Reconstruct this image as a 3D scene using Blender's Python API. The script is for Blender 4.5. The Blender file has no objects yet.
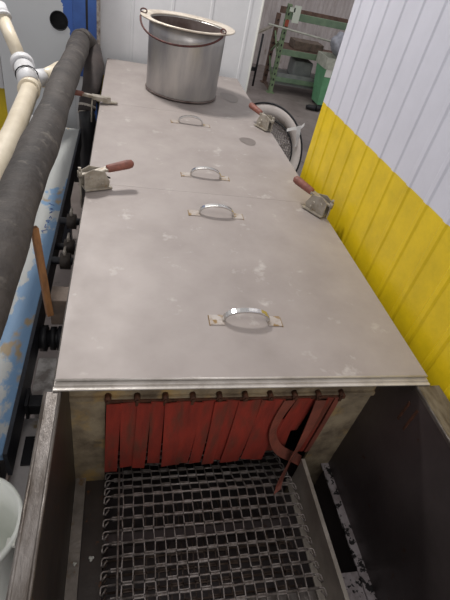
import bpy, bmesh, math, random
from mathutils import Vector, Matrix
random.seed(7)
V = Vector
scn = bpy.context.scene
COL = scn.collection
PI = math.pi

# ---------------------------------------------------------------- materials
def s2l(c):
    c /= 255.0
    return c/12.92 if c <= .04045 else ((c+.055)/1.055)**2.4
def rgb(r, g, b): return (s2l(r), s2l(g), s2l(b), 1)

def mat(name, c1, c2=None, scale=6, rough=.6, metal=0.0, bump=0.0, bscale=None, lo=.4, hi=.65,
        c3=None, s3=20, lo3=.6, hi3=.7, stretch=(1, 1, 1), alpha=None, rough2=None, detail=6):
    m = bpy.data.materials.new(name); m.use_nodes = True
    nt = m.node_tree; N = nt.nodes; L = nt.links
    b = N['Principled BSDF']
    b.inputs['Roughness'].default_value = rough
    b.inputs['Metallic'].default_value = metal
    b.inputs['Base Color'].default_value = c1
    tc = N.new('ShaderNodeTexCoord'); mp = N.new('ShaderNodeMapping')
    mp.inputs['Scale'].default_value = stretch
    L.new(tc.outputs['Object'], mp.inputs[0])
    def noise(s, d=detail, rgh=.6):
        n = N.new('ShaderNodeTexNoise'); n.inputs['Scale'].default_value = s
        n.inputs['Detail'].default_value = d; n.inputs['Roughness'].default_value = rgh
        L.new(mp.outputs[0], n.inputs['Vector']); return n
    def ramp(src, a, z):
        r = N.new('ShaderNodeMapRange'); r.inputs[1].default_value = a; r.inputs[2].default_value = z
        L.new(src, r.inputs[0]); return r
    def mix(f, A, B):
        x = N.new('ShaderNodeMix'); x.data_type = 'RGBA'
        L.new(f, x.inputs[0])
        for s, i in ((A, 6), (B, 7)):
            if isinstance(s, tuple): x.inputs[i].default_value = s
            else: L.new(s, x.inputs[i])
        return x.outputs[2]
    out = c1
    if c2:
        r = ramp(noise(scale).outputs[0], lo, hi); out = mix(r.outputs[0], c1, c2)
        if rough2 is not None:
            rr = N.new('ShaderNodeMapRange'); rr.inputs[3].default_value = rough; rr.inputs[4].default_value = rough2
            L.new(r.outputs[0], rr.inputs[0]); L.new(rr.outputs[0], b.inputs['Roughness'])
    if c3:
        r = ramp(noise(s3, 4).outputs[0], lo3, hi3); out = mix(r.outputs[0], out, c3)
    if not isinstance(out, tuple): L.new(out, b.inputs['Base Color'])
    if bump:
        bp = N.new('ShaderNodeBump'); bp.inputs['Strength'].default_value = bump; bp.inputs['Distance'].default_value = .01
        L.new(noise(bscale or scale*4, 5).outputs[0], bp.inputs['Height']); L.new(bp.outputs[0], b.inputs['Normal'])
    if alpha is not None: b.inputs['Alpha'].default_value = alpha
    m['_h'] = 1
    return m

def two_tone(name, low, high, zsplit, rough=.45):
    """painted sheet: one paint below a height, another above"""
    m = mat(name, high, rough=rough)
    nt = m.node_tree; N = nt.nodes; L = nt.links; b = N['Principled BSDF']
    tc = N.new('ShaderNodeTexCoord'); sp = N.new('ShaderNodeSeparateXYZ'); L.new(tc.outputs['Object'], sp.inputs[0])
    gt = N.new('ShaderNodeMath'); gt.operation = 'GREATER_THAN'; gt.inputs[1].default_value = zsplit
    L.new(sp.outputs[2], gt.inputs[0])
    n = N.new('ShaderNodeTexNoise'); n.inputs['Scale'].default_value = 9; n.inputs['Detail'].default_value = 8; n.inputs['Roughness'].default_value = .7
    L.new(tc.outputs['Object'], n.inputs[0])
    r = N.new('ShaderNodeMapRange'); r.inputs[1].default_value = .4; r.inputs[2].default_value = .72; L.new(n.outputs[0], r.inputs[0])
    x1 = N.new('ShaderNodeMix'); x1.data_type = 'RGBA'; L.new(r.outputs[0], x1.inputs[0])
    x1.inputs[6].default_value = low; x1.inputs[7].default_value = tuple(v*.78 for v in low[:3])+(1,)
    x2 = N.new('ShaderNodeMix'); x2.data_type = 'RGBA'; L.new(r.outputs[0], x2.inputs[0])
    x2.inputs[6].default_value = high; x2.inputs[7].default_value = tuple(v*.93 for v in high[:3])+(1,)
    x = N.new('ShaderNodeMix'); x.data_type = 'RGBA'; L.new(gt.outputs[0], x.inputs[0])
    L.new(x1.outputs[2], x.inputs[6]); L.new(x2.outputs[2], x.inputs[7]); L.new(x.outputs[2], b.inputs['Base Color'])
    return m

M = {}
M['lid'] = mat('lid_steel', rgb(157,148,144), rgb(144,135,131), 5, .50, .12, .06, 9, .38, .68, rgb(178,171,167), 14, .62, .75, rough2=.58)
M['lid_edge'] = mat('lid_edge_steel', rgb(196,190,184), rgb(160,152,144), 10, .4, .25, .2, 40)
M['rim'] = mat('rim_steel', rgb(128,122,118), rgb(88,80,74), 11, .4, .6, .2, 50, stretch=(4,1,4))
M['tank'] = mat('tank_steel', rgb(86,78,78), rgb(64,58,58), 4, .36, .35, .15, 12, .35, .7, rgb(74,44,30), 26, .66, .74)
M['tank_left'] = mat('tank_left_steel', rgb(72,63,58), rgb(48,42,39), 5, .42, .3, .2, 12, .35, .7, rgb(104,64,34), 38, .63, .70)
M['grime'] = mat('grimy_back_plate', rgb(172,156,130), rgb(112,98,82), 13, .7, .2, .4, 40, .36, .66, rgb(188,156,100), 9, .56, .7)
M['ledge'] = mat('speckled_ledge', rgb(160,152,154), rgb(126,116,116), 14, .5, .2, .3, 60, .4, .6, rgb(24,21,22), 48, .54, .57)
M['ledgel'] = mat('ledge_left_steel', rgb(140,132,124), rgb(108,100,92), 12, .5, .2, .3, 60, .4, .6, rgb(112,84,48), 22, .6, .7)
M['rail'] = mat('rail_steel', rgb(178,170,160), rgb(146,138,128), 8, .42, .3, .15, 30)
M['belt'] = mat('belt_wire', rgb(158,150,146), rgb(112,102,96), 60, .42, .35, 0)
M['beltlow'] = mat('belt_wire_old', rgb(110,94,84), rgb(70,56,48), 40, .5, .3, 0)
M['red'] = mat('red_rubber', rgb(160,60,48), rgb(132,54,45), 14, .5, 0, .2, 40, .35, .65, rgb(112,64,52), 6, .5, .66, stretch=(3,1,.7))
M['redold'] = mat('worn_red_rubber', rgb(140,76,62), rgb(110,66,56), 12, .6, 0, .2, 40)
M['bolt'] = mat('rusty_bolt', rgb(104,66,50), rgb(70,48,38), 60, .7, .3, .4, 90)
M['chrome'] = mat('chrome_handle', rgb(205,203,200), None, 5, .16, .9)
M['plate'] = mat('handle_plate_steel', rgb(178,170,164), rgb(160,148,138), 30, .5, .3, .2, 60, .4,.6, rgb(138,112,72), 44, .52, .62)
M['weldrust'] = mat('weld_rust', rgb(140,116,78), rgb(112,88,56), 60, .7, .1, .3, 90)
M['patch'] = mat('dark_patch', rgb(124,115,110), rgb(116,108,104), 20, .38, .2)
M['clampm'] = mat('clamp_metal', rgb(164,157,146), rgb(140,132,120), 30, .42, .3, .2, 80, .4, .6, rgb(130,104,72), 40, .62, .72)
M['grip'] = mat('red_grip', rgb(134,82,70), rgb(106,64,54), 30, .6, 0, .2, 60)
M['pot'] = mat('pot_steel', rgb(186,182,178), rgb(150,148,150), 5, .36, .5, .1, 14, .35, .7, stretch=(2,2,.5))
M['potrim'] = mat('pot_rim_steel', rgb(206,196,182), rgb(176,164,150), 12, .45, .25)
M['potin'] = mat('pot_inside', rgb(120,108,104), rgb(84,66,60), 9, .5, .4)
M['wire'] = mat('rusty_wire', rgb(92,52,48), rgb(64,40,38), 50, .6, .3)
M['hose'] = mat('dark_rubber_hose', rgb(66,60,56), rgb(44,39,37), 9, .75, 0, .6, 26, .38, .64, rgb(92,86,80), 17, .6, .72)
M['hosebrown'] = mat('brown_rubber_boot', rgb(58,50,48), rgb(38,33,33), 9, .8, 0, .5, 26)
M['pvc'] = mat('pvc_beige', rgb(214,203,182), rgb(196,184,162), 8, .4, 0, .05)
M['pvcw'] = mat('pvc_white', rgb(212,212,214), rgb(190,188,188), 14, .4, 0, .05)
M['black'] = mat('black_metal', rgb(34,34,38), rgb(22,22,25), 12, .5, .2, .2, 30)
M['frameblack'] = mat('dark_beam_side', rgb(40,44,52), rgb(28,30,36), 8, .5, .1, .2, 30)
M['blue'] = mat('blue_paint', rgb(46,82,146), rgb(38,66,122), 6, .5, 0, .1, 20)
M['sheet'] = mat('grey_white_sheet', rgb(188,188,188), rgb(176,176,178), 4, .5, 0, .05)
M['side'] = mat('grimy_side', rgb(70,62,56), rgb(44,38,35), 20, .6, .2, .3, 50)
M['trim'] = mat('rusty_trim', rgb(150,144,138), rgb(96,82,74), 40, .7, .1, .3, 60)
M['beam'] = mat('worn_blue_white_beam', rgb(164,166,164), rgb(104,138,172), 7, .55, 0, .25, 24, .54, .58, rgb(146,128,98), 6, .64, .70, detail=10, stretch=(1.6,.8,1))
M['wood'] = mat('old_wood', rgb(150,104,62), rgb(112,74,44), 14, .7, 0, .3, 40, stretch=(4,4,.6))
M['woodgrey'] = mat('dirty_block', rgb(118,102,90), rgb(86,76,68), 16, .7, 0, .2, 40)
M['ledgeout'] = mat('grey_trough_sheet', rgb(214,208,206), rgb(186,182,182), 9, .5, .2, .1, 40, .4, .6, rgb(150,132,104), 13, .62, .72)
M['pink'] = mat('bare_edge', rgb(196,178,168), rgb(160,140,128), 20, .6)
M['bucket'] = mat('bucket_plastic', rgb(238,240,234), rgb(226,230,222), 6, .4, 0, 0)
M['concrete'] = mat('concrete', rgb(142,132,128), rgb(116,106,102), 3, .62, 0, .15, 20, .35, .65, rgb(92,84,80), 7, .62, .72)
M['floorpaint'] = mat('splashed_base', rgb(222,218,216), rgb(150,142,138), 16, .6, 0, .3, 40, .42, .58)
M['rackgreen'] = mat('rack_green', rgb(122,142,108), rgb(98,118,88), 14, .55, .1, .2, 30, .4, .65, rgb(120,86,66), 12, .64, .72)
M['rackbeam'] = mat('rack_beam_green', rgb(118,140,114), rgb(100,122,100), 10, .55, .1)
M['rackbrown'] = mat('rack_rust', rgb(116,92,80), rgb(86,66,58), 14, .7, .1)
M['deck'] = mat('grey_deck', rgb(138,142,140), rgb(118,122,122), 8, .6, .1)
M['galv'] = mat('galvanised', rgb(206,198,196), rgb(176,166,164), 5, .5, .1, .1, 20, .35, .7, rgb(128,104,92), 4, .62, .74, stretch=(1,1,.5))
M['bin'] = mat('green_bin', rgb(112,172,130), rgb(98,156,116), 8, .5)
M['binlid'] = mat('pale_liner', rgb(190,192,180), rgb(168,170,158), 14, .6, 0, .3, 24)
M['bag'] = mat('grey_bag', rgb(168,170,180), rgb(140,142,152), 12, .55, 0, .6, 22)
M['label'] = mat('white_label', rgb(222,222,214), None)
M['tag'] = mat('pale_tag', rgb(206,214,200), None)
M['redlabel'] = mat('red_label', rgb(150,70,50), None)
M['drumwhite'] = mat('drum_band', rgb(222,214,210), rgb(200,190,186), 6, .4, .1)
M['mesh'] = mat('grey_mesh', rgb(150,144,144), rgb(110,102,102), 40, .4, .5)
M['white'] = mat('white_ribbon', rgb(232,230,228), None)
M['wall_r'] = two_tone('panel_right', rgb(226,194,26), rgb(206,206,216), 1.203, .4)
M['wall_e'] = two_tone('panel_end', rgb(222,194,30), rgb(222,222,224), .77, .42)

def beam_paint():
    m = M['beam']; nt = m.node_tree; N = nt.nodes; L = nt.links
    tc = next(n for n in N if n.type == 'TEX_COORD'); sp = N.new('ShaderNodeSeparateXYZ'); L.new(tc.outputs['Object'], sp.inputs[0])
    ns = [n for n in N if n.type == 'TEX_NOISE' and abs(n.inputs['Scale'].default_value-7) < .1][0]
    rm = [l.to_node for l in ns.outputs[0].links][0]
    def mt(op, a, b_):
        x = N.new('ShaderNodeMath'); x.operation = op
        for i, q in enumerate((a, b_)):
            if isinstance(q, (int, float)): x.inputs[i].default_value = q
            else: L.new(q, x.inputs[i])
        return x.outputs[0]
    e = mt('ADD', ns.outputs[0], mt('MULTIPLY', sp.outputs[0], 1.5))
    e = mt('ADD', e, mt('MULTIPLY', mt('ABSOLUTE', mt('ADD', sp.outputs[1], .45), 0), -.16))
    e = mt('ADD', e, .07)
    L.new(e, rm.inputs[0])
beam_paint()

# ---------------------------------------------------------------- mesh helper
class MB:
    def __init__(s): s.bm = bmesh.new()
    def box(s, a, b, bev=0):
        a = V(a); b = V(b); c = (a+b)/2; d = b-a
        r = bmesh.ops.create_cube(s.bm, size=1, matrix=Matrix.Translation(c) @ Matrix.Diagonal((abs(d.x), abs(d.y), abs(d.z), 1)))
        if bev:
            es = list({e for v in r['verts'] for e in v.link_edges})
            bmesh.ops.bevel(s.bm, geom=es, offset=bev, segments=2, affect='EDGES', profile=.6)
        return s
    def bar(s, p, q, w, h, up=(0,0,1)):
        """rectangular bar from p to q"""
        p = V(p); q = V(q); d = (q-p); l = d.length; d.normalize()
        x = V(up).cross(d)
        if x.length < 1e-4: x = V((1,0,0)).cross(d)
        x.normalize(); z = d.cross(x)
        m = Matrix((x, d, z)).transposed().to_4x4(); m.translation = (p+q)/2
        bmesh.ops.create_cube(s.bm, size=1, matrix=m @ Matrix.Diagonal((w, l, h, 1)))
        return s
    def tube(s, pts, r, n=12, cap=True, closed=False):
        pts = [V(p) for p in pts]; k = len(pts)
        rs = r if isinstance(r, (list, tuple)) else [r]*k
        rings = []; prev = None
        for i, p in enumerate(pts):
            if closed: t = pts[(i+1) % k]-pts[i-1]
            else: t = pts[min(i+1, k-1)]-pts[max(i-1, 0)]
            t.normalize()
            if prev is None:
                a = V((0,0,1)) if abs(t.z) < .9 else V((1,0,0))
                x = a.cross(t).normalized()
            else:
                x = prev - t*prev.dot(t)
                x.normalize()
            prev = x; y = t.cross(x)
            rings.append([s.bm.verts.new(p + (x*math.cos(2*PI*j/n)+y*math.sin(2*PI*j/n))*rs[i]) for j in range(n)])
        m = k if closed else k-1
        for i in range(m):
            A = rings[i]; B = rings[(i+1) % k]
            for j in range(n):
                f = s.bm.faces.new((A[j], A[(j+1) % n], B[(j+1) % n], B[j])); f.smooth = True
        if cap and not closed:
            s.bm.faces.new(rings[0][::-1]); s.bm.faces.new(rings[-1])
        return s
    def lathe(s, prof, n=48, mtx=None, close=False):
        mtx = mtx or Matrix()
        rings = []
        for (r, z) in prof:
            rings.append([s.bm.verts.new(mtx @ V((r*math.cos(2*PI*j/n), r*math.sin(2*PI*j/n), z))) for j in range(n)])
        k = len(rings)
        for i in range(k if close else k-1):
            A = rings[i]; B = rings[(i+1) % k]
            for j in range(n):
                f = s.bm.faces.new((A[j], A[(j+1) % n], B[(j+1) % n], B[j])); f.smooth = True
        return s
    def prism(s, poly, axis, a, b):
        """poly in the two other axes (cyclic order), extruded along axis from a to b"""
        def P(u, v, w):
            q = [0,0,0]; q[axis] = w; q[(axis+1) % 3] = u; q[(axis+2) % 3] = v; return V(q)
        A = [s.bm.verts.new(P(u, v, a)) for u, v in poly]; B = [s.bm.verts.new(P(u, v, b)) for u, v in poly]
        n = len(poly)
        for i in range(n): s.bm.faces.new((A[i], A[(i+1) % n], B[(i+1) % n], B[i]))
        s.bm.faces.new(A[::-1]); s.bm.faces.new(B)
        return s
    def ribbon(s, pts, wdir, w, th, tdir=None):
        """flat strip along pts, width along wdir(s), thickness th"""
        pts = [V(p) for p in pts]; k = len(pts)
        wd = wdir if isinstance(wdir, list) else [wdir]*k
        rows = []
        for i, p in enumerate(pts):
            t = (pts[min(i+1, k-1)]-pts[max(i-1, 0)]).normalized()
            x = V(wd[i]).normalized(); n = t.cross(x).normalized()
            rows.append([s.bm.verts.new(p+x*a*w/2+n*b*th/2) for a, b in ((-1,-1),(1,-1),(1,1),(-1,1))])
        for i in range(k-1):
            for j in range(4):
                s.bm.faces.new((rows[i][j], rows[i][(j+1)%4], rows[i+1][(j+1)%4], rows[i+1][j]))
        s.bm.faces.new(rows[0][::-1]); s.bm.faces.new(rows[-1])
        return s
    def build(s, name, m, parent=None, local=False, bevel=0):
        bmesh.ops.recalc_face_normals(s.bm, faces=s.bm.faces[:])
        me = bpy.data.meshes.new(name); 
        if parent is not None and not local:
            off = wloc(parent)
            for v in s.bm.verts: v.co -= off
        s.bm.to_mesh(me); s.bm.free()
        me.materials.append(M[m] if isinstance(m, str) else m)
        o = bpy.data.objects.new(name, me); COL.objects.link(o)
        if parent is not None: o.parent = parent
        if bevel:
            md = o.modifiers.new('b', 'BEVEL'); md.width = bevel; md.segments = 2; md.limit_method = 'ANGLE'
        return o
def wloc(o):
    v = V((0,0,0))
    while o: v += o.location; o = o.parent
    return v
def thing(name, label, cat, loc=(0,0,0), rz=0, group=None):
    o = bpy.data.objects.new(name, None); COL.objects.link(o); o.empty_display_size = .05
    o.location = loc; o.rotation_euler = (0,0,rz); o['label'] = label; o['category'] = cat
    if group: o['group'] = group
    return o
def tag(o, label, cat, group=None):
    o['label'] = label; o['category'] = cat
    if group: o['group'] = group
    return o
def struct(o): o['kind'] = 'structure'; return o
def copy_tree(o, parent=None):
    c = o.copy(); COL.objects.link(c); c.parent = parent
    for ch in list(o.children): copy_tree(ch, c)
    return c

# ---------------------------------------------------------------- camera
cam = bpy.data.cameras.new('camera'); co = bpy.data.objects.new('camera', cam); COL.objects.link(co)
R = Matrix(((0.97060421,-0.03280916,-0.23843452),(-0.15900034,0.65629927,-0.73755688),(0.18068302,0.75378699,0.63179017)))
mw = R.to_4x4(); mw.translation = (0.12111708,-0.60689212,1.67393914)
co.matrix_world = mw
cam.sensor_fit = 'VERTICAL'; cam.sensor_height = 24.0; cam.lens = 24.0*436.04/600; cam.clip_start = .02
scn.camera = co

# ---------------------------------------------------------------- setting
struct(MB().box((-2.6,-2.0,-.1),(6.5,8.6,0)).build('floor', 'concrete'))

def corrugated(name, m, u0, u1, z0, z1, fixed, axis, pitch, rib, depth, sgn, back):
    """axis 0: sheet in the x-z plane at y=fixed, ribs toward sgn; axis 1: sheet in the y-z plane at x=fixed"""
    prof = []; u = u0
    while u < u1-1e-6:
        e = min(u+pitch, u1)
        prof.append((u, 0))
        if u+rib*1.6 < e:
            prof += [(u+rib*.3, depth), (u+rib, depth), (u+rib*1.3, 0)]
        u = e
    prof.append((u1, 0))
    prof += [(u1, -back), (u0, -back)]
    mb = MB(); A = []; B = []
    for (a, d) in prof:
        p = (a, fixed+sgn*d) if axis == 0 else (fixed+sgn*d, a)
        A.append(mb.bm.verts.new((p[0], p[1], z0))); B.append(mb.bm.verts.new((p[0], p[1], z1)))
    n = len(prof)
    for i in range(n): mb.bm.faces.new((A[i], A[(i+1)%n], B[(i+1)%n], B[i]))
    mb.bm.faces.new(A[::-1]); mb.bm.faces.new(B)
    return mb.build(name, m)
struct(corrugated('wall_right', 'wall_r', -1.3, 1.29, 0, 2.5, .960, 1, .105, .022, .0045, -1, .05))
# end partition: broad smooth panels with shallow ribs; free edge on the right
struct(corrugated('wall_end', 'wall_e', -2.2, 1.008, 0, 2.5, 2.86, 0, .26, .02, .004, -1, .04))
struct(MB().box((1.008,2.845,0),(1.016,2.905,2.5)).build('trim_1', 'label'))
# galvanised wall at the back of the far bay
def wave():
    mb = MB(); x = 1.2; prof = []
    while x < 6.4:
        prof += [(x,0),(x+.03,.03),(x+.075,.03),(x+.105,0)]; x += .15
    A = [mb.bm.verts.new((a, 8.0-d, 0)) for a, d in prof]; B = [mb.bm.verts.new((a, 8.0-d, 3.2)) for a, d in prof]
    A2 = [mb.bm.verts.new((a, 8.05, 0)) for a in (1.2, prof[-1][0])]; B2 = [mb.bm.verts.new((a, 8.05, 3.2)) for a in (1.2, prof[-1][0])]
    for i in range(len(A)-1): mb.bm.faces.new((A[i], A[i+1], B[i+1], B[i]))
    mb.bm.faces.new((A2[0], B2[0], B2[1], A2[1])); mb.bm.faces.new((A[0], B[0], B2[0], A2[0])); mb.bm.faces.new((A[-1], A2[1], B2[1], B[-1]))
    return mb.build('wall_back', 'galv')
struct(wave())

# ---------------------------------------------------------------- tank
tank = thing('conveyor_tank', 'long dark steel conveyor tank, open at the near end, red strips inside', 'tank', (.45,1.1,0))
Y0, Y1 = -.62, 2.77
MB().box((-.004,Y0,.06),(.01,Y1,.872)).build('side_wall', 'tank_left', tank)
MB().box((.88,Y0,.06),(.90,Y1,.872)).build('side_wall', 'tank', tank)
MB().box((.01,Y0,.06),(.88,Y0+.01,.872)).build('end_wall', 'tank', tank)
MB().box((.01,Y1-.01,.06),(.88,Y1,.872)).build('end_wall', 'tank', tank)
MB().box((.01,Y0+.01,.06),(.88,Y1-.01,.07)).build('tank_bottom', 'tank', tank)
MB().box((-.022,Y0,.872),(.010,.0,.884)).tube([(.008,Y0,.882),(.008,.0,.882)],.004,8).tube([(-.020,Y0,.882),(-.020,.0,.882)],.004,8).build('rim', 'rim', tank)
MB().box((.878,Y0,.872),(.946,.0,.884)).tube([(.88,Y0,.882),(.88,.0,.882)],.004,8).build('rim', 'rim', tank)
MB().box((-.008,.0,.86),(.010,Y1,.882)).build('side_flange', 'side', tank)
MB().box((.878,.0,.86),(.920,Y1,.882)).build('side_flange', 'side', tank)
# back plate with the opening the strips close
bp = MB()
bp.prism([(.072,.01),(.87,.01),(.87,.88),(.072,.88)][:0] or [(.70,.01),(.872,.01),(.872,.88),(.70,.88)], 1, .112, .122)
bp.box((.01,.112,.07),(.098,.122,.70)); bp.box((.775,.112,.07),(.88,.122,.70))
bp.box((.01,.104,.705),(.88,.112,.72))
bp.build('back_plate', 'grime', tank)
MB().prism([(-.62,.292),(.112,.292),(.112,.298),(-.62,.298)][:0] or [(.292,.011),(.298,.011),(.298,.042),(.292,.042)], 1, -.60, .112).build('ledge', 'ledgel', tank)
MB().box((.852,-.60,.292),(.88,.112,.298)).build('ledge', 'ledge', tank)
# guide rail standing beside the belt
g = MB(); g.box((.72,-.60,.30),(.726,.06,.43)); g.box((.717,-.60,.427),(.729,.06,.434)); g.box((.70,-.60,.30),(.72,.06,.306))
g.build('guide_rail', 'rail', tank)
MB().box((.726,-.60,.284),(.88,-.235,.290)).build('cross_plate', 'ledge', tank)
MB().box((.10,-.60,.292),(.70,-.262,.298)).build('cross_plate', 'rim', tank)
MB().box((.042,-.60,.270),(.102,.112,.276)).build('side_plate', 'tank_left', tank)
for y in (-.42,-.08):
    MB().box((.06,y,.235),(.71,y+.03,.255)).build('cross_bar', 'tank', tank)
# rust runs on the right inner wall
for (y, z, l) in ((-.012,.83,.075),(-.045,.84,.085)):
    MB().box((.8785,y-.004,z-l),(.8802,y+.004,z)).build('rust_streak', 'bolt', tank)
MB().tube([(.143,.12,.368),(.143,-.60,.362)],.0028,8).build('hold_down_rod', 'belt', tank)
# dark outer legs
for y in (-.5,1.0,2.6):
    for x in (-.01,.85): MB().box((x,y,0),(x+.05,y+.05,.06)).build('leg','black',tank)

# ---------------------------------------------------------------- belt
def belt_z(y, base):
    return base if y < .02 else base-.52*(y-.02)
def make_belt(name, label, x0, x1, ya, yb, base, m, pitch=.0335, cell=.0295, phase=0):
    root = thing(name, label, 'conveyor belt', ((x0+x1)/2, (ya+yb)/2, base))
    n = int((yb-ya)/pitch); nc = round((x1-x0)/cell)
    for i in range(n):
        y = ya+i*pitch; jy = random.uniform(-.0015,.0015)
        r = MB(); zz = belt_z(y, base)
        r.tube([(x0-.006, y, zz), ((x0+x1)/2, y+jy, zz), (x1+.006, y, zz)], .0036, 6)
        # end hooks curling round at both sides
        for xe, s in ((x0,-1),(x1,1)):
            z2 = zz
            r.tube([(xe-s*.004,y,zz),(xe+s*.019,y,zz),(xe+s*.023,y-.003,zz),(xe+s*.0245,y-.008,zz),(xe+s*.0245,y-.020,zz),(xe+s*.021,y-.0225,zz),(xe+s*.010,y-.008,zz+.004)],.0024,6)
        r.build('cross_rod', m, root)
        w = MB(); y2 = y+pitch; z2 = belt_z(y2, base); e = .0035
        # square-wave flat wire linking this rod to the next
        pts = []
        for k in range(nc):
            xa = x0+k*cell+jy; xb = xa+cell
            lo = (k+i) % 2 == 0
            ya_ = y-e if lo else y2+e; za = zz if lo else z2
            pts += [(xa+.001, ya_, za), (xb-.001, ya_, za)]
        for a, b in zip(pts[:-1], pts[1:]):
            w.bar(a, b, .0028, .007)
        w.build('link_row', m, root)
    return root
make_belt('wire_belt', 'upper grey flat-wire mesh conveyor belt lying inside the open tank', .126, .684, -.58, .26, .348, 'belt')
make_belt('return_belt', 'lower rusty wire mesh belt seen through the upper belt', .125, .684, -.56, .10, .185, 'beltlow', .042, .036)

# ---------------------------------------------------------------- strip curtain
cur = thing('strip_curtain', 'red rubber strip curtain hanging on the grimy back plate above the belt', 'curtain', (.43,.105,.71))
for i in range(10):
    x = .105+.0735*i
    b = MB(); b.tube([(x,.112,.722),(x,.090,.722)],.0085,8); b.tube([(x,.091,.722),(x,.085,.722)],.005,8)
    b.box((x-.004,.093,.695),(x+.004,.099,.722))
    b.build('bolt','bolt',cur)
MB().box((.098,.100,.700),(.772,.104,.712)).build('clamp_bar','bolt',cur)
xs = [.100,.135,.178,.214,.250,.283,.318,.352,.386,.420,.455,.488,.522,.556]
for i, x in enumerate(xs):
    w = .040 if i not in (1,4) else .048
    lean = [-.002,.004,.0,.006,.010,.002,-.004,0,.005,.0,-.002,-.006,0,.0][i]
    zb = (.372 if i == 0 else .402)-.004*(i%3)
    yb = -.002*(i%2)
    pts = [V((x+w/2+lean*t*1.6, .094+.006*(i%2)-.012*math.sin(t*2.2)*(1 if i%3 else .5)+yb, .706-(.706-zb)*t)) for t in [k/6 for k in range(7)]]
    MB().ribbon(pts, (1,.12*math.sin(i*1.9),0), w-.003, .003).build('curtain_strip', 'red', cur)
def strip(pts, wd, w, m='red', lab=None):
    # smooth the given control points
    P = [V(p) for p in pts]; out = []; W = []
    n = len(P)
    for i in range(n-1):
        p0 = P[max(i-1,0)]; p1 = P[i]; p2 = P[i+1]; p3 = P[min(i+2,n-1)]
        for k in range(5):
            t = k/5
            out.append(.5*((2*p1)+(p2-p0)*t+(2*p0-5*p1+4*p2-p3)*t*t+(3*p1-p0-3*p2+p3)*t**3))
            W.append(V(wd[i]).lerp(V(wd[i+1]), t))
    out.append(P[-1]); W.append(V(wd[-1]))
    return MB().ribbon(out, W, w, .003).build('curtain_strip', m, cur)
strip([(.606,.092,.706),(.590,.086,.62),(.592,.078,.55),(.63,.07,.48),(.70,.07,.425),(.728,.075,.395)], [(1,0,0),(1,.3,0),(.8,.6,0),(.5,.6,.6),(.4,.5,.7),(.3,.6,.6)], .034, 'redold')
strip([(.652,.098,.706),(.642,.100,.62),(.640,.102,.53),(.648,.104,.44)], [(1,0,0)]*4, .042)
strip([(.682,.1045,.706),(.680,.106,.64),(.676,.107,.58),(.672,.108,.53)], [(1,0,0)]*4, .026)
strip([(.612,.102,.60),(.615,.104,.52),(.618,.105,.42)], [(1,0,0)]*3, .034)
strip([(.702,.090,.706),(.700,.080,.62),(.686,.060,.52),(.668,.045,.44),(.650,.02,.375),(.634,-.01,.365)], [(1,0,0),(1,.2,0),(.9,.5,0),(.7,.7,0),(.8,.6,0),(.9,.5,0)], .034, 'redold')
strip([(.738,.100,.706),(.736,.100,.62),(.735,.101,.52),(.733,.102,.41)], [(1,0,0)]*4, .020)
strip([(.760,.099,.706),(.759,.098,.62),(.757,.098,.52),(.755,.099,.41)], [(1,0,0),(1,.2,0),(1,.2,0),(1,.2,0)], .018, 'redold')

# ---------------------------------------------------------------- lids
def make_handle(x0, x1, y, parent, z=.9):
    """arched bar handle on two welded pads"""
    c = (x0+x1)/2; a = .062
    pts = []
    for k in range(17):
        t = PI*k/16
        zz = z+.004+.034*math.sin(t)**.8; xx = c-a*math.cos(t)
        pts.append((xx, y+.0*math.sin(t), zz))
    m = MB(); m.ribbon(pts, (0,1,0), .017, .0075)
    h = m.build('handle','chrome',parent)
    h.modifiers.new('b','BEVEL').width = .0018
    for s in (-1,1):
        xa = c+s*a
        MB().box((min(xa,xa+s*.036)-.002,y-.019,z),(max(xa,xa+s*.036)+.002,y+.019,z+.0028), .001).build('handle_pad','plate',h)
        xe = xa+s*.036
        MB().box((min(xe,xe+s*.0045), y-.021, z),(max(xe,xe+s*.0045), y+.018, z+.0012)).build('weld_bead','weldrust',h)
    return h
def make_lid(label, ya, yb, handles, front=False):
    L = thing('tank_lid', label, 'lid', (.45,(ya+yb)/2,.884), group='lids of the tank')
    nx, ny = 18, 18
    m = MB()
    # gently dented sheet top, folded down at the sides
    g = []
    x0, x1 = -.002, (.913 if front else .908)
    ys = [ya+(yb-ya)*j/ny for j in range(ny+1)]
    rng = random.Random(int(ya*100)+3)
    for j, y in enumerate(ys):
        row = []
        for i in range(nx+1):
            x = x0+(x1-x0)*i/nx
            edge = min(i, nx-i, j, ny-j)
            z = .9 + .0006*math.sin(x*7+ya*5)*math.sin(y*6)*math.sin(PI*i/nx)**2*math.sin(PI*j/ny)**2
            row.append(m.bm.verts.new((x, y, z)))
        g.append(row)
    for j in range(ny):
        for i in range(nx):
            f = m.bm.faces.new((g[j][i], g[j][i+1], g[j+1][i+1], g[j+1][i])); f.smooth = True
    loop = g[0] + [g[j][nx] for j in range(1, ny+1)] + g[ny][-2::-1] + [g[j][0] for j in range(ny-1, 0, -1)]
    low = [m.bm.verts.new((v.co.x, v.co.y, .8845)) for v in loop]
    k = len(loop)
    for i in range(k): m.bm.faces.new((loop[i], loop[(i+1)%k], low[(i+1)%k], low[i]))
    m.bm.faces.new(low[::-1])
    for i in range(k):
        e = m.bm.edges.get((loop[i], loop[(i+1)%k]))
        if e: e.smooth = False
    m.build('lid_sheet','lid',L)
    for h in handles: make_handle(.357,.557,h,L)
    if front:
        e = MB()
        e.box((-.004,ya-.012,.8845),(.914,ya-.0005,.8925),.001)
        e.tube([(-.003,ya-.002,.898),(.913,ya-.002,.898)],.0028,8)
        e.box((-.006,ya-.022,.8845),(.917,ya-.012,.8885),.001)
        e.build('front_lip','lid_edge',L)
    return L
make_lid('nearest flat grey steel lid with two arched handles, above the red strips', .022, .930, (.213,.770), True)
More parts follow.
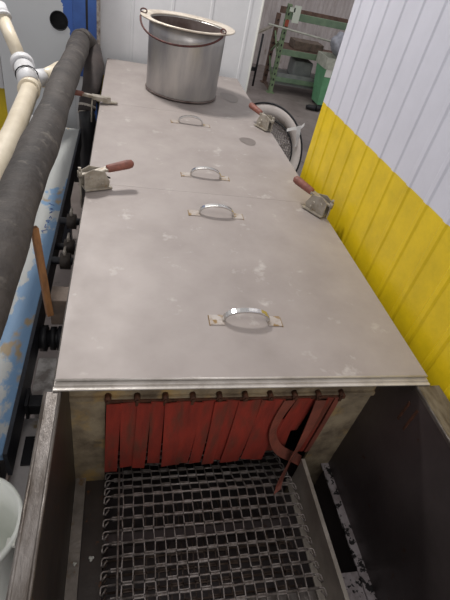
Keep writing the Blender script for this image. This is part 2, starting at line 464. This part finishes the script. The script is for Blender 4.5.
make_lid('middle flat grey steel lid with two arched handles, in front of the pot', .931, 1.857, (1.080,1.694))
make_lid('farthest flat grey steel lid, the one under the big pot', 1.858, 2.770, ())
# darker rounded patches laid flat on the lids
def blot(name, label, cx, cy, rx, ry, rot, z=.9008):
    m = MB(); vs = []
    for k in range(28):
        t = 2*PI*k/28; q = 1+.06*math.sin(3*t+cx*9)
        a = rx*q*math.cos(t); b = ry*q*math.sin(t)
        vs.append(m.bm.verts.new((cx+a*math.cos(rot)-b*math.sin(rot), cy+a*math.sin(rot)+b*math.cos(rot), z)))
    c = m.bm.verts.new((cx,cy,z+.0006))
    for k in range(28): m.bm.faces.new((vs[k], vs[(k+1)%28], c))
    return tag(m.build(name,'patch'), label, 'patch')
blot('dark_patch', 'dark oval patch on the middle lid, right of its far handle', .738, 1.545, .042, .05, .2, .9014)
blot('dark_patch', 'dark round patch on the far lid just right of the pot', .765, 2.27, .055, .10, .1, .9014)

# ---------------------------------------------------------------- clamps
def make_clamp(label, loc, ang, open_=False):
    c = thing('toggle_clamp', label, 'clamp', loc, ang, 'toggle clamps on the lid edges')
    MB().box((-.042,-.030,0),(.056,.030,.006),.0015).build('base_plate','clampm',c,True)
    sp = MB()
    poly = [(-.042,.004),(.046,.004),(.050,.024),(.032,.062),(-.012,.074),(-.042,.060)]
    for y in (-.019,.015):
        A = [sp.bm.verts.new((x,y,z)) for x,z in poly]; B = [sp.bm.verts.new((x,y+.004,z)) for x,z in poly]
        for i in range(6): sp.bm.faces.new((A[i],A[(i+1)%6],B[(i+1)%6],B[i]))
        sp.bm.faces.new(A[::-1]); sp.bm.faces.new(B)
    for (x,z) in ((-.02,.045),(.014,.038),(.024,.018)): sp.tube([(x,-.024,z),(x,.024,z)],.0058,10)
    sp.build('side_plates','clampm',c,True)
    h = MB(); h.bar((-.03,0,.05),(.055,0,.066),.024,.009); h.bar((.0,0,.03),(.02,0,.06),.012,.006)
    lev = h.build('lever','clampm',c,True)
    gp = MB()
    pts = [(.044,0,.064),(.048,0,.0645),(.06,0,.066),(.09,0,.070),(.125,0,.075),(.140,0,.077),(.146,0,.0775)]
    gp.tube(pts,[.008,.0135,.0145,.0155,.0168,.0142,.007],14)
    gp.build('grip','grip',lev,True)
    a = MB()
    a.bar((-.03,0,.052),(-.056,0,.050),.014,.007)
    a.tube([(-.052,0,.07),(-.052,0,.035),(-.050,0,-.02),(-.048,0,-.075)],.0038,8)
    a.tube([(-.052,0,.042),(-.052,0,.066)],.008,6)
    a.tube([(-.052,0,.066),(-.052,0,.078)],.0055,8)
    a.build('hook_rod','clampm',c,True)
    MB().tube([(.030,-.01,.048),(.052,-.016,.036)],.003,6).build('release_pin','black',c,True)
    return c
make_clamp('red-handled toggle clamp on the left lid edge at the nearer seam', (.026,.893,.9045), math.radians(24))
make_clamp('red-handled toggle clamp on the right lid edge against the yellow wall', (.880,.852,.9045), math.radians(124))
make_clamp('red-handled toggle clamp on the right lid edge beside the round drum', (.876,1.765,.9045), math.radians(120))
# the far left one is thrown open, handle pointing away from the lid
c = thing('toggle_clamp', 'open toggle clamp at the far seam, red handle pointing left under the hose', 'clamp', (.03,1.83,.9045), math.radians(190), 'toggle clamps on the lid edges')
MB().box((-.055,-.014,0),(.02,.014,.010),.002).build('base_plate','clampm',c,True)
MB().prism([(-.012,.008),(.012,.008),(.012,.03),(-.012,.03)],0,-.02,.05).build('side_plates','clampm',c,True)
l = MB(); l.bar((.0,0,.020),(.07,0,.026),.042,.016); l.bar((.06,0,.026),(.12,0,.034),.026,.012); lev = l.build('lever','clampm',c,True)
MB().tube([(.11,0,.034),(.118,0,.035),(.15,0,.038),(.20,0,.042),(.207,0,.043)],[.006,.0125,.0135,.0135,.006],12).build('grip','grip',lev,True)
MB().tube([(.07,0,.02),(.074,0,-.03),(.076,.004,-.10)],.004,8).build('hook_rod','clampm',c,True)

# ---------------------------------------------------------------- stock pot
PX, PY, PZ = .452, 2.222, .9012
pot = thing('stock_pot', 'large stainless stock pot with a wide pale rim and wire bail', 'pot', (PX,PY,PZ))
T = Matrix.Translation((PX,PY,PZ))
m = MB()
m.lathe([(.0,.0),(.19,.0),(.203,.004),(.210,.016),(.214,.30),(.215,.362),(.211,.362),(.206,.02),(.0,.012)],56,T)
m.build('pot_body','pot',pot)
MB().lathe([(.205,.02),(.2095,.355)],56,T).lathe([(0,.0135),(.205,.0135)],56,T).build('pot_lining','potin',pot)
MB().lathe([(.212,.356),(.262,.366),(.265,.371),(.260,.374),(.213,.368),(.209,.366)],64,T,True).build('pot_rim','potrim',pot)
w = MB(); pts = []
a0, a1 = math.radians(176), math.radians(313)
for k in range(25):
    t = k/24; a = a0+(a1-a0)*t
    rr = .262+.006*math.sin(PI*t) if k not in (0,24) else .25
    z = .382-.088*math.sin(PI*t)**.62 if 0 < k < 24 else .375
    pts.append((PX+rr*math.cos(a), PY+rr*math.sin(a), PZ+z))
w.tube(pts,.0052,8)
w.build('bail','wire',pot)
for a in (a0,a1):
    p = V((PX+.246*math.cos(a),PY+.246*math.sin(a),PZ+.378))
    ring = [p+V((.017*math.cos(t)*math.cos(a),.017*math.cos(t)*math.sin(a),.011*math.sin(t)+.004)) for t in [2*PI*k/12 for k in range(12)]]
    MB().tube(ring,.004,6,closed=True).build('bail_ear','wire',pot)
MB().lathe([(.2115,.004),(.2155,.010),(.2115,.016)],56,T,True).build('base_bead','potin',pot)

# ---------------------------------------------------------------- hose along the left
hose = thing('dark_hose', 'thick dark rubber hose running along the left side and bending down far off', 'hose', (-.142,1.0,1.05))
pts = []; rs = []
y = -.75
while y < 2.46:
    pts.append((-.142+.002*math.sin(y*7), y, 1.05+.003*math.sin(y*5))); rs.append(.056+.0025*math.sin(y*9)+.0015*math.sin(y*23+1)); y += .05
MB().tube(pts, rs, 24).build('hose_run','hose',hose)
# bend and boot
MB().tube([(-.142,2.40,1.05),(-.132,2.475,1.045),(-.108,2.52,1.01),(-.085,2.52,.96)],[.058,.061,.062,.06],20).build('hose_elbow','hose',hose)
MB().tube([(-.085,2.52,1.0),(-.065,2.42,.93),(-.072,2.28,.84),(-.088,2.16,.78)],[.052,.060,.054,.046],20).build('hose_boot','hosebrown',hose)
b = MB()
b.tube([(-.088,2.17,.80),(-.095,2.12,.74)],.047,18); b.build('hose_cuff','hosebrown',hose)
for k in range(2):
    z = .775-.035*k
    MB().tube([(-.089-.003*k,2.15-.015*k,z),(-.091-.003*k,2.143-.015*k,z-.012)],.0505,20).build('hose_band','rail',hose)
MB().tube([(-.093,2.12,.75),(-.085,2.10,.70),(-.082,2.09,.5),(-.082,2.09,.0)],[.044,.048,.05,.05],18).build('down_pipe','black',hose)

# ---------------------------------------------------------------- PVC pipe
pvc = thing('plastic_pipe', 'beige plastic drain pipe with white tee running left of the dark hose', 'pipe', (-.29,1.6,.98))
MB().tube([(-.300,1.66,.985),(-.290,1.50,.985),(-.272,1.1,.985),(-.262,.3,.985),(-.262,-.7,.985)],.038,22).build('main_pipe','pvc',pvc)
MB().tube([(-.302,1.69,.986),(-.300,1.60,.985)],[.044,.045],22).tube([(-.300,1.615,.985),(-.300,1.60,.985)],.048,22).build('pipe_coupling','pvc',pvc)
tee = MB(); A_ = V((-.305,1.66,.99)); B_ = V((-.352,1.80,1.035))
tee.tube([A_, A_.lerp(B_,.5), B_],[.046,.045,.044],22)
tee.tube([A_.lerp(B_,.25), (-.262,1.84,.985)],[.040,.038],20)
tee.build('tee_fitting','pvcw',pvc)
MB().tube([B_+V((.003,-.012,-.004)), B_+V((-.006,.018,.006))],.053,24).build('tee_collar','pvcw',pvc)
MB().tube([(-.268,1.80,.985),(-.235,1.93,.98),(-.215,2.05,.975)],.040,20).build('branch_pipe','pvc',pvc)
D_ = V((-.470,1.985,1.215))
MB().tube([B_,D_],.030,20).build('thin_pipe','pvc',pvc)
q = (D_-B_).normalized()
MB().tube([D_-q*.045,D_+q*.012],.038,22).tube([D_-q*.047,D_-q*.035],.041,22).build('pipe_cap','pvcw',pvc)
tw = [A_.lerp(B_,.45)+V((.05*math.cos(t)+.004,-.01+.012*math.sin(2*t),.048*math.sin(t))) for t in [2*PI*k/14 for k in range(14)]]
MB().tube(tw,.003,6,closed=True).build('cable_tie','black',pvc)

# ---------------------------------------------------------------- beam
beam = thing('steel_beam', 'worn steel beam with flaking blue and white paint below the hose', 'beam', (-.18,1.0,.6))
MB().box((-.27,-.02,.655),(-.125,2.02,.68),.003).build('beam_top','beam',beam)
MB().box((-.125,-.02,.585),(-.115,2.02,.682)).box((-.27,-.02,.585),(-.26,2.02,.655)).build('beam_side','frameblack',beam)
for y in (.05,1.85):
    MB().box((-.25,y,0),(-.18,y+.07,.655)).build('beam_leg','frameblack',beam)
# blue pencil-like marks on the beam top
sc = MB()
rg = random.Random(4)
for k in range(7):
    y = .93+.035*k; x = -.165+.006*(k%2)
    P = [(x+rg.uniform(-.012,.012), y+rg.uniform(-.015,.015), .6808) for _ in range(4)]
    for a, b2 in zip(P[:-1],P[1:]): sc.bar(a,b2,.003,.0012)
sc.build('blue_scribble','blue',beam)
# grey trough beside the tank
tr = thing('side_trough', 'grey sheet trough with a bare pale edge beside the left tank rim', 'trough', (-.09,-.2,.48))
MB().box((-.138,-.60,.49),(-.032,.20,.50)).build('trough_floor','ledgeout',tr)
MB().box((-.144,-.12,.47),(-.138,.20,.518)).build('trough_edge','pink',tr)
MB().box((-.13,-.58,0),(-.10,-.54,.49)).box((-.13,.12,0),(-.10,.16,.49)).build('trough_leg','black',tr)
# toothed bracket
tb = MB()
tb.box((-.118,.05,.501),(-.050,.135,.508))
for k in range(2):
    y = .058+.04*k
    tb.prism([(y,.512),(y+.032,.512),(y+.006,.565)],0,-.062,-.05)
    tb.prism([(y,.512),(y+.032,.512),(y+.006,.545)],0,-.09,-.078)
tag(tb.build('toothed_bracket','black'), 'small black toothed bracket on the near end of the grey trough','bracket')
# cross brace
cb = MB(); cb.box((-.113,.160,.575),(-.006,.198,.615),.003); cb.box((-.113,.150,.57),(-.105,.21,.63))
tag(cb.build('cross_brace','black'), 'short black brace joining the painted beam to the tank','brace')
# black coupling
cp = thing('pipe_coupling','ribbed black pipe coupling between the painted beam and the tank','coupling',(-.08,.40,.6))
MB().tube([(-.113,.43,.60),(-.016,.43,.60)],.028,18).build('pipe','black',cp)
MB().tube([(-.113,.43,.60),(-.092,.43,.60)],.042,8).build('nut','black',cp)
MB().tube([(-.082,.43,.60),(-.066,.43,.60)],.038,18).tube([(-.060,.43,.60),(-.044,.43,.60)],.040,18).tube([(-.038,.43,.60),(-.016,.43,.60)],.043,18).build('rib','black',cp)
# splashed concrete base beneath
tag(MB().box((-.114,.225,0),(-.010,.375,.57),.006).build('concrete_plinth','floorpaint'),'paint-splashed pale concrete plinth in the gap between painted beam and tank','plinth')
# leaning timber and block
pk = MB(); pk.bar((-.100,.45,1.0),(-.072,.395,.735),.018,.022)
tag(pk.build('wooden_plank','wood',bevel=.002),'narrow brown wooden plank wedged upright between the hose and the tank','plank')
bk = MB(); bk.box((-.078,.43,.66),(-.020,.50,.76),.004)
tag(bk.build('wooden_block','woodgrey'),'dirty grey-brown block jammed at the foot of the wooden plank','block')
# valves and brackets in the gap further back
for k,(y,z) in enumerate(((.74,.68),(.86,.66),(.98,.70))):
    v = thing('pipe_valve', ['small grey valve nearest the block in the gap left of the tank','middle small grey valve in the gap left of the tank','farthest small grey valve in the gap, under the left clamp'][k],'valve',(-.07,y,z),group='valves in the gap')
    MB().tube([(-.113,y,z),(-.024,y,z)],.014,12).build('pipe','black',v)
    MB().tube([(-.085,y,z),(-.05,y,z)],.030,6).build('valve_body','side',v)
    MB().tube([(-.068,y,z+.02),(-.068,y,z+.045)],.006,8).tube([(-.068,y-.02,z+.047),(-.068,y+.02,z+.047)],.005,8).build('valve_handle','rail',v)

# ---------------------------------------------------------------- bucket
bu = thing('plastic_bucket','white plastic bucket at the bottom left beside the tank rim','bucket',(-.142,-.205,.502))
T = Matrix.Translation((-.142,-.205,.5025))
MB().lathe([(0,0),(.076,0),(.078,.004),(.092,.236),(.0945,.25),(.090,.25),(.0745,.006),(0,.005)],48,T).build('bucket_body','bucket',bu)
MB().lathe([(.0915,.236),(.099,.238),(.1,.252),(.0975,.256),(.090,.254)],48,T,True).build('bucket_rim','bucket',bu)
MB().box((-.064,-.25,.745),(-.048,-.235,.757),.002).build('rim_tab','label',bu)
# keep the bucket clear of the trough edge: it stands on a dark crate
tag(MB().box((-.255,-.32,0),(-.150,-.085,.4985),.004).build('dark_crate','black'),'dark crate on the floor under the white bucket','crate')

# ---------------------------------------------------------------- cabinet with hole
cab = thing('steel_cabinet','tall cabinet behind the hose, painted grey-white and blue, round hole','cabinet',(-.36,2.72,0))
def plate_with_hole(x0,x1,z0,z1,y,hx,hz,hr,th,name,m):
    mb = MB(); bm = mb.bm
    o = [bm.verts.new((a,y,b)) for a,b in ((x0,z0),(x1,z0),(x1,z1),(x0,z1))]
    h = [bm.verts.new((hx+hr*math.cos(2*PI*k/32),y,hz+hr*math.sin(2*PI*k/32))) for k in range(32)]
    es = [bm.edges.new((o[i],o[(i+1)%4])) for i in range(4)]+[bm.edges.new((h[i],h[(i+1)%32])) for i in range(32)]
    bmesh.ops.triangle_fill(bm, edges=es, use_beauty=True)
    r = bmesh.ops.extrude_face_region(bm, geom=bm.faces[:])
    for v in r['geom']:
        if isinstance(v, bmesh.types.BMVert): v.co.y += th
    return mb.build(name,m,cab)
def cabinet_paint():
    """grey-white sheet, blue paint right of a ragged slanting boundary"""
    m = mat('cabinet_paint', rgb(168,170,174))
    nt = m.node_tree; N = nt.nodes; L = nt.links; b = N['Principled BSDF']; b.inputs['Roughness'].default_value = .5
    tc = N.new('ShaderNodeTexCoord'); sp = N.new('ShaderNodeSeparateXYZ'); L.new(tc.outputs['Object'], sp.inputs[0])
    n = N.new('ShaderNodeTexNoise'); n.inputs['Scale'].default_value = 22; L.new(tc.outputs['Object'], n.inputs[0])
    def math_(op,a,b_):
        x = N.new('ShaderNodeMath'); x.operation = op
        for i,s in enumerate((a,b_)):
            if isinstance(s,(int,float)): x.inputs[i].default_value = s
            else: L.new(s, x.inputs[i])
        return x.outputs[0]
    # local x + .45*(z-1.08) + noise > threshold
    zt = math_('MULTIPLY', math_('SUBTRACT', sp.outputs[2], 1.06), .30)
    e = math_('ADD', math_('ADD', sp.outputs[0], zt), math_('MULTIPLY', math_('SUBTRACT', n.outputs[0], .5), .06))
    f = math_('GREATER_THAN', e, .125)
    zl = math_('GREATER_THAN', sp.outputs[2], .99)
    f = math_('MULTIPLY', f, zl)
    x = N.new('ShaderNodeMix'); x.data_type = 'RGBA'; L.new(f, x.inputs[0])
    x.inputs[6].default_value = rgb(174,176,178); x.inputs[7].default_value = rgb(46,82,150)
    L.new(x.outputs[2], b.inputs['Base Color'])
    return m
plate_with_hole(-.66,-.21,.30,1.9,2.70,-.292,1.083,.052,.004,'front_sheet',cabinet_paint())
MB().tube([V((-.292+.052*math.cos(t),2.70,1.083+.052*math.sin(t))) for t in [2*PI*k/32 for k in range(32)]],.003,6,closed=True).build('hole_edge','black',cab)
MB().box((-.66,2.706,0),(-.06,2.712,.30)).box((-.66,2.704,.30),(-.655,2.84,1.9)).box((-.065,2.712,0),(-.06,2.84,1.9)).box((-.655,2.834,0),(-.065,2.84,1.9)).build('cabinet_body','black',cab)
MB().box((-.209,2.700,.30),(-.132,2.711,.78)).build('lower_sheet','sheet',cab)
MB().box((-.209,2.698,.78),(-.132,2.712,1.9)).box((-.118,2.698,.2),(-.066,2.712,1.9)).build('blue_post','blue',cab)
MB().box((-.132,2.705,.2),(-.118,2.712,1.9)).build('post_gap','black',cab)
MB().box((-.066,2.69,.75),(-.044,2.712,1.9)).build('edge_trim','trim',cab)
# grey panel further left
gp = thing('grey_panel','plain grey sheet panel left of the holed cabinet at the photo edge','panel',(-.9,2.75,0))
MB().box((-1.25,2.74,.62),(-.672,2.75,1.9)).build('panel_sheet','sheet',gp)
MB().box((-1.25,2.75,0),(-1.21,2.80,1.9)).box((-.95,2.75,0),(-.91,2.80,1.9)).build('panel_stud','black',gp)
# grey sheet lying low behind the beam
tag(MB().box((-.60,2.3,0),(-.30,2.66,.50),.01).build('sheet_box','sheet'),'low pale box on the floor in front of the holed cabinet','box')

# ---------------------------------------------------------------- round drum leaning right of the tank
dr = thing('round_drum','round pale drum with black rim and grey mesh, standing right of the tank','drum',(1.228,2.62,.36))
nrm = V((-.683,-.683,.259)).normalized(); ux = nrm.cross(V((0,0,1))).normalized(); uz = ux.cross(nrm)
ctr = V((1.165,2.60,.455)); ctr = V((.121,-.607,1.674))+(V((.993,2.116,.641))-V((.121,-.607,1.674)))*1.215
dr.location = (ctr.x, ctr.y, 0)
rt = Matrix((ux, uz, nrm)).transposed().to_4x4()
if rt.determinant() < 0: rt = Matrix((-ux, uz, nrm)).transposed().to_4x4()
rt.translation = ctr
RD = .355
MB().lathe([(RD-.006,0),(RD+.004,.004),(RD+.008,-.002),(RD+.004,-.012),(RD-.006,-.010)],64,rt,True).build('drum_rim','black',dr)
MB().lathe([(RD-.008,-.003),(RD*.70,-.075),(RD*.70,-.079),(RD-.003,-.009)],64,rt,True).build('drum_band','drumwhite',dr)
MB().lathe([(RD-.002,-.010),(RD*.80,-.12),(0,-.145),(0,-.135),(RD*.78,-.115),(RD-.004,-.010)],64,rt).build('drum_shell','drumwhite',dr)
MB().tube([rt @ V((RD*.69*math.cos(t),RD*.69*math.sin(t),-.074)) for t in [2*PI*k/48 for k in range(48)]],.006,8,closed=True).build('inner_ring','black',dr)
ms = MB(); rr = RD*.68
n = 13
for k in range(-n,n+1):
    u = rr*k/(n+.3); h = math.sqrt(rr*rr-u*u)
    segs = max(2,int(h/.03))
    for s in (0,1):
        P = []
        for j in range(segs+1):
            v = -h+2*h*j/segs; wob = .006*(1 if j%2 else -1)
            P.append(rt @ (V((u+wob,v,-.075)) if s == 0 else V((v,u+wob,-.078))))
        ms.tube(P,.0028,5,cap=False)
ms.build('wire_mesh','mesh',dr)
MB().lathe([(0,-.062),(.05,-.066),(.062,-.09),(.062,-.13)],28,rt).build('hub','mesh',dr)
# white ribbon tied to the drum's rim
rb = MB()
p = rt @ V((0,0,0))
import itertools
best = None
for k in range(240):
    t = 2*PI*k/240; q = rt @ V((RD*math.cos(t),RD*math.sin(t),.01))
    c_ = R.transposed() @ (q-V((0.12111708,-0.60689212,1.67393914)))
    px = 225+436*c_.x/-c_.z; py = 300-436*c_.y/-c_.z
    d = (px-299)**2+(py-130)**2
    if best is None or d < best[0]: best = (d,q)
q = best[1]
rb.ribbon([q+ux*.0+V((-.09,-.0,-.01)), q+V((-.04,-.01,.012)), q+V((0,-.012,.016)), q+V((.03,-.01,.05))], (0,.2,1), .022, .002)
rb.ribbon([q+V((-.01,-.014,.035)), q+V((.0,-.016,-.02)), q+V((.02,-.014,-.08)), q+V((.015,-.01,-.12))], (1,0,.3), .03, .002)
rb.build('white_ribbon','white',dr)

# ---------------------------------------------------------------- far bay: rack and its neighbours
rk = thing('pallet_rack','tall rusty green pallet rack with perforated posts in the far bay','rack',(2.8,6.5,0))
def rpost(x,y,h,m):
    p = MB(); p.box((x-.028,y-.03,0),(x+.028,y+.03,h)); p.box((x-.055,y-.05,0),(x+.055,y+.05,.012))
    n0 = len(p.bm.faces); z = .1
    while z < h-.04: p.box((x-.010,y-.032,z),(x+.010,y-.0285,z+.03)); p.box((x-.0305,y-.01,z),(x-.0265,y+.01,z+.03)); z += .075
    for f in list(p.bm.faces)[n0:]: f.material_index = 1
    p.build('rack_post',m,rk).data.materials.append(M['black'])
rpost(2.245,6.2,1.13,'rackgreen'); rpost(2.28,6.75,.95,'rackbrown'); rpost(4.0,6.2,1.13,'rackgreen'); rpost(4.0,6.75,.95,'rackbrown')
for (z0,z1) in ((.06,.40),(.40,.74),(.74,.45)):
    MB().bar((2.26,6.2,z0),(2.275,6.75,z1),.02,.02).build('rack_brace','rackgreen',rk)
MB().bar((2.25,6.2,.02),(2.28,6.75,.02),.03,.03).build('foot_bar','rackbrown',rk)
for (z,h) in ((1.0,.085),(.56,.075),(.20,.06)):
    MB().box((2.273,6.17,z-h/2),(3.972,6.21,z+h/2),.004).build('rack_beam','rackbeam',rk)
    MB().box((2.29,6.74,z-h/2),(3.97,6.77,z+h/2),.004).build('rack_beam','rackbrown',rk)
MB().box((2.30,6.21,.20),(3.97,6.74,.235)).build('rack_deck','deck',rk)
MB().box((2.30,6.21,.575),(3.97,6.74,.59)).build('rack_deck','rackbrown',rk)
MB().box((2.30,6.225,.12),(3.97,6.24,.28)).build('deck_panel','deck',rk)
MB().box((2.22,6.162,.87),(2.272,6.168,.95)).build('warning_label','redlabel',rk)
MB().box((2.30,6.150,.93),(2.40,6.156,1.13)).box((2.24,6.150,1.05),(2.32,6.156,1.10)).build('hanging_tag','tag',rk)
# brown box on the upper level, blue-grey bundle on the lower
tag(MB().box((2.50,6.35,.5905),(2.95,6.65,.70),.01).build('storage_box','woodgrey'),'long brown box on the middle shelf of the green rack','box')
tag(MB().box((2.55,6.3,.2355),(2.85,6.6,.46),.03).build('storage_bundle','deck'),'blue-grey bundle on the bottom shelf of the green rack','bundle')
# dark stand with sloping top
st = thing('metal_stand','thin dark metal stand left of the green pallet rack','stand',(2.06,6.5,0))
MB().tube([(2.02,6.42,0),(2.02,6.42,.70)],.016,8).build('stand_leg','black',st)
MB().tube([(1.86,6.60,0),(1.93,6.60,.66)],.016,8).build('stand_leg','black',st)
MB().bar((1.90,6.5,.66),(2.14,6.5,.80),.10,.02).build('stand_top','clampm',st)
MB().box((1.86,6.44,.20),(2.03,6.50,.25)).build('stand_shelf','black',st)
# pale pole
tag(MB().tube([(1.99,6.147,.865),(2.5,6.147,.83),(3.30,6.147,.772)],.012,8).build('pale_pole','binlid'),'long pale pole leaning across the front of the green rack','pole')
# bin
bn = thing('green_bin','green plastic bin with pale top edge standing in front of the rack','bin',(3.00,5.93,0))
def frus(mb,cx,cy,z0,z1,a0,b0,a1,b1,open_top=True,t=.012):
    vs=[]
    for (z,a,b) in ((z0,a0,b0),(z1,a1,b1),(z1,a1-t,b1-t),(z0+t,a0-t,b0-t)):
        vs.append([mb.bm.verts.new((cx+sx*a,cy+sy*b,z)) for sx,sy in ((-1,-1),(1,-1),(1,1),(-1,1))])
    for i in range(3):
        for j in range(4): mb.bm.faces.new((vs[i][j],vs[i][(j+1)%4],vs[i+1][(j+1)%4],vs[i+1][j]))
    mb.bm.faces.new(vs[0][::-1]); mb.bm.faces.new(vs[3])
b = MB(); frus(b,3.00,5.93,.035,.52,.13,.14,.185,.19); b.build('bin_body','bin',bn)
b = MB(); frus(b,3.00,5.93,.52,.66,.20,.205,.205,.21); b.build('bin_collar','binlid',bn)
MB().box((2.83,5.735,.42),(2.92,5.753,.54)).build('bin_label','label',bn)
for x in (2.90,3.10): MB().tube([(x-.02,6.02,.035),(x+.02,6.02,.035)],.035,14).build('wheel','black',bn)
# bag in the bin
bg = MB()
bmesh.ops.create_icosphere(bg.bm, subdivisions=3, radius=1)
rg = random.Random(9)
for v in bg.bm.verts:
    k = 1+.10*math.sin(v.co.x*7+v.co.z*5)+.07*math.sin(v.co.y*9+1)
    v.co = V((v.co.x*.155*k+3.02, v.co.y*.16*k+5.93, v.co.z*.15*k+.81))
for f in bg.bm.faces: f.smooth = True
tag(bg.build('plastic_bag','bag'),'crumpled grey plastic bag stuffed in the top of the green bin','bag')
# black thing on the floor
bo = thing('work_boot','small black boot lying on the concrete in front of the green bin','boot',(2.73,5.57,0))
MB().tube([(2.63,5.60,.035),(2.67,5.59,.04),(2.72,5.57,.04),(2.76,5.56,.043)],[.024,.034,.036,.038],12).build('boot_foot','black',bo)
MB().tube([(2.76,5.56,.043),(2.80,5.57,.043),(2.84,5.585,.042)],[.038,.040,.038],12).build('boot_shaft','black',bo)

# small scraps in the tank
def scrap(x,y,z,r,label):
    m = MB()
    for k in range(3):
        t = 2.1*k+.4
        m.lathe([(0,0),(r,.0008),(r*.8,.003),(0,.004)],10,Matrix.Translation((x+r*.9*math.cos(t),y+r*.9*math.sin(t),z)))
    tag(m.build('white_scrap','label'),label,'scrap')
scrap(.072,-.118,.2768,.0045,'larger white crumb lying between the left ledge and the wire belt')
scrap(.030,-.135,.2988,.003,'smaller white crumb lying on the left ledge inside the tank')
# ---------------------------------------------------------------- light
w = bpy.data.worlds.new('world'); scn.world = w; w.use_nodes = True
bgn = w.node_tree.nodes['Background']; bgn.inputs[0].default_value = (.98,.97,1,1); bgn.inputs[1].default_value = .56
def area(name, loc, target, size, sy, energy, col=(1,.97,.93)):
    l = bpy.data.lights.new(name,'AREA'); l.shape = 'RECTANGLE'; l.size = size; l.size_y = sy; l.energy = energy; l.color = col
    o = bpy.data.objects.new(name,l); COL.objects.link(o); o.location = loc
    o.rotation_euler = (V(target)-V(loc)).to_track_quat('-Z','Y').to_euler()
    return o
area('ceiling_lamp', (-.35,2.45,3.1), (.4,1.2,.9), .28, .28, 62)
area('hall_lamp', (.2,-.6,3.6), (.4,.8,.9), 1.6, 1.2, 18)
area('rear_fill', (.5,-3.2,2.6), (.45,.2,.6), 1.8, 1.0, 38)  # soft fill added behind the camera to brighten surfaces facing it
area('bay_lamp', (2.6,5.2,3.6), (2.6,6.0,0), .8, .8, 14)
vs = scn.view_settings
vs.view_transform = 'Standard'; vs.look = 'None'; vs.gamma = 1; vs.exposure = -.13
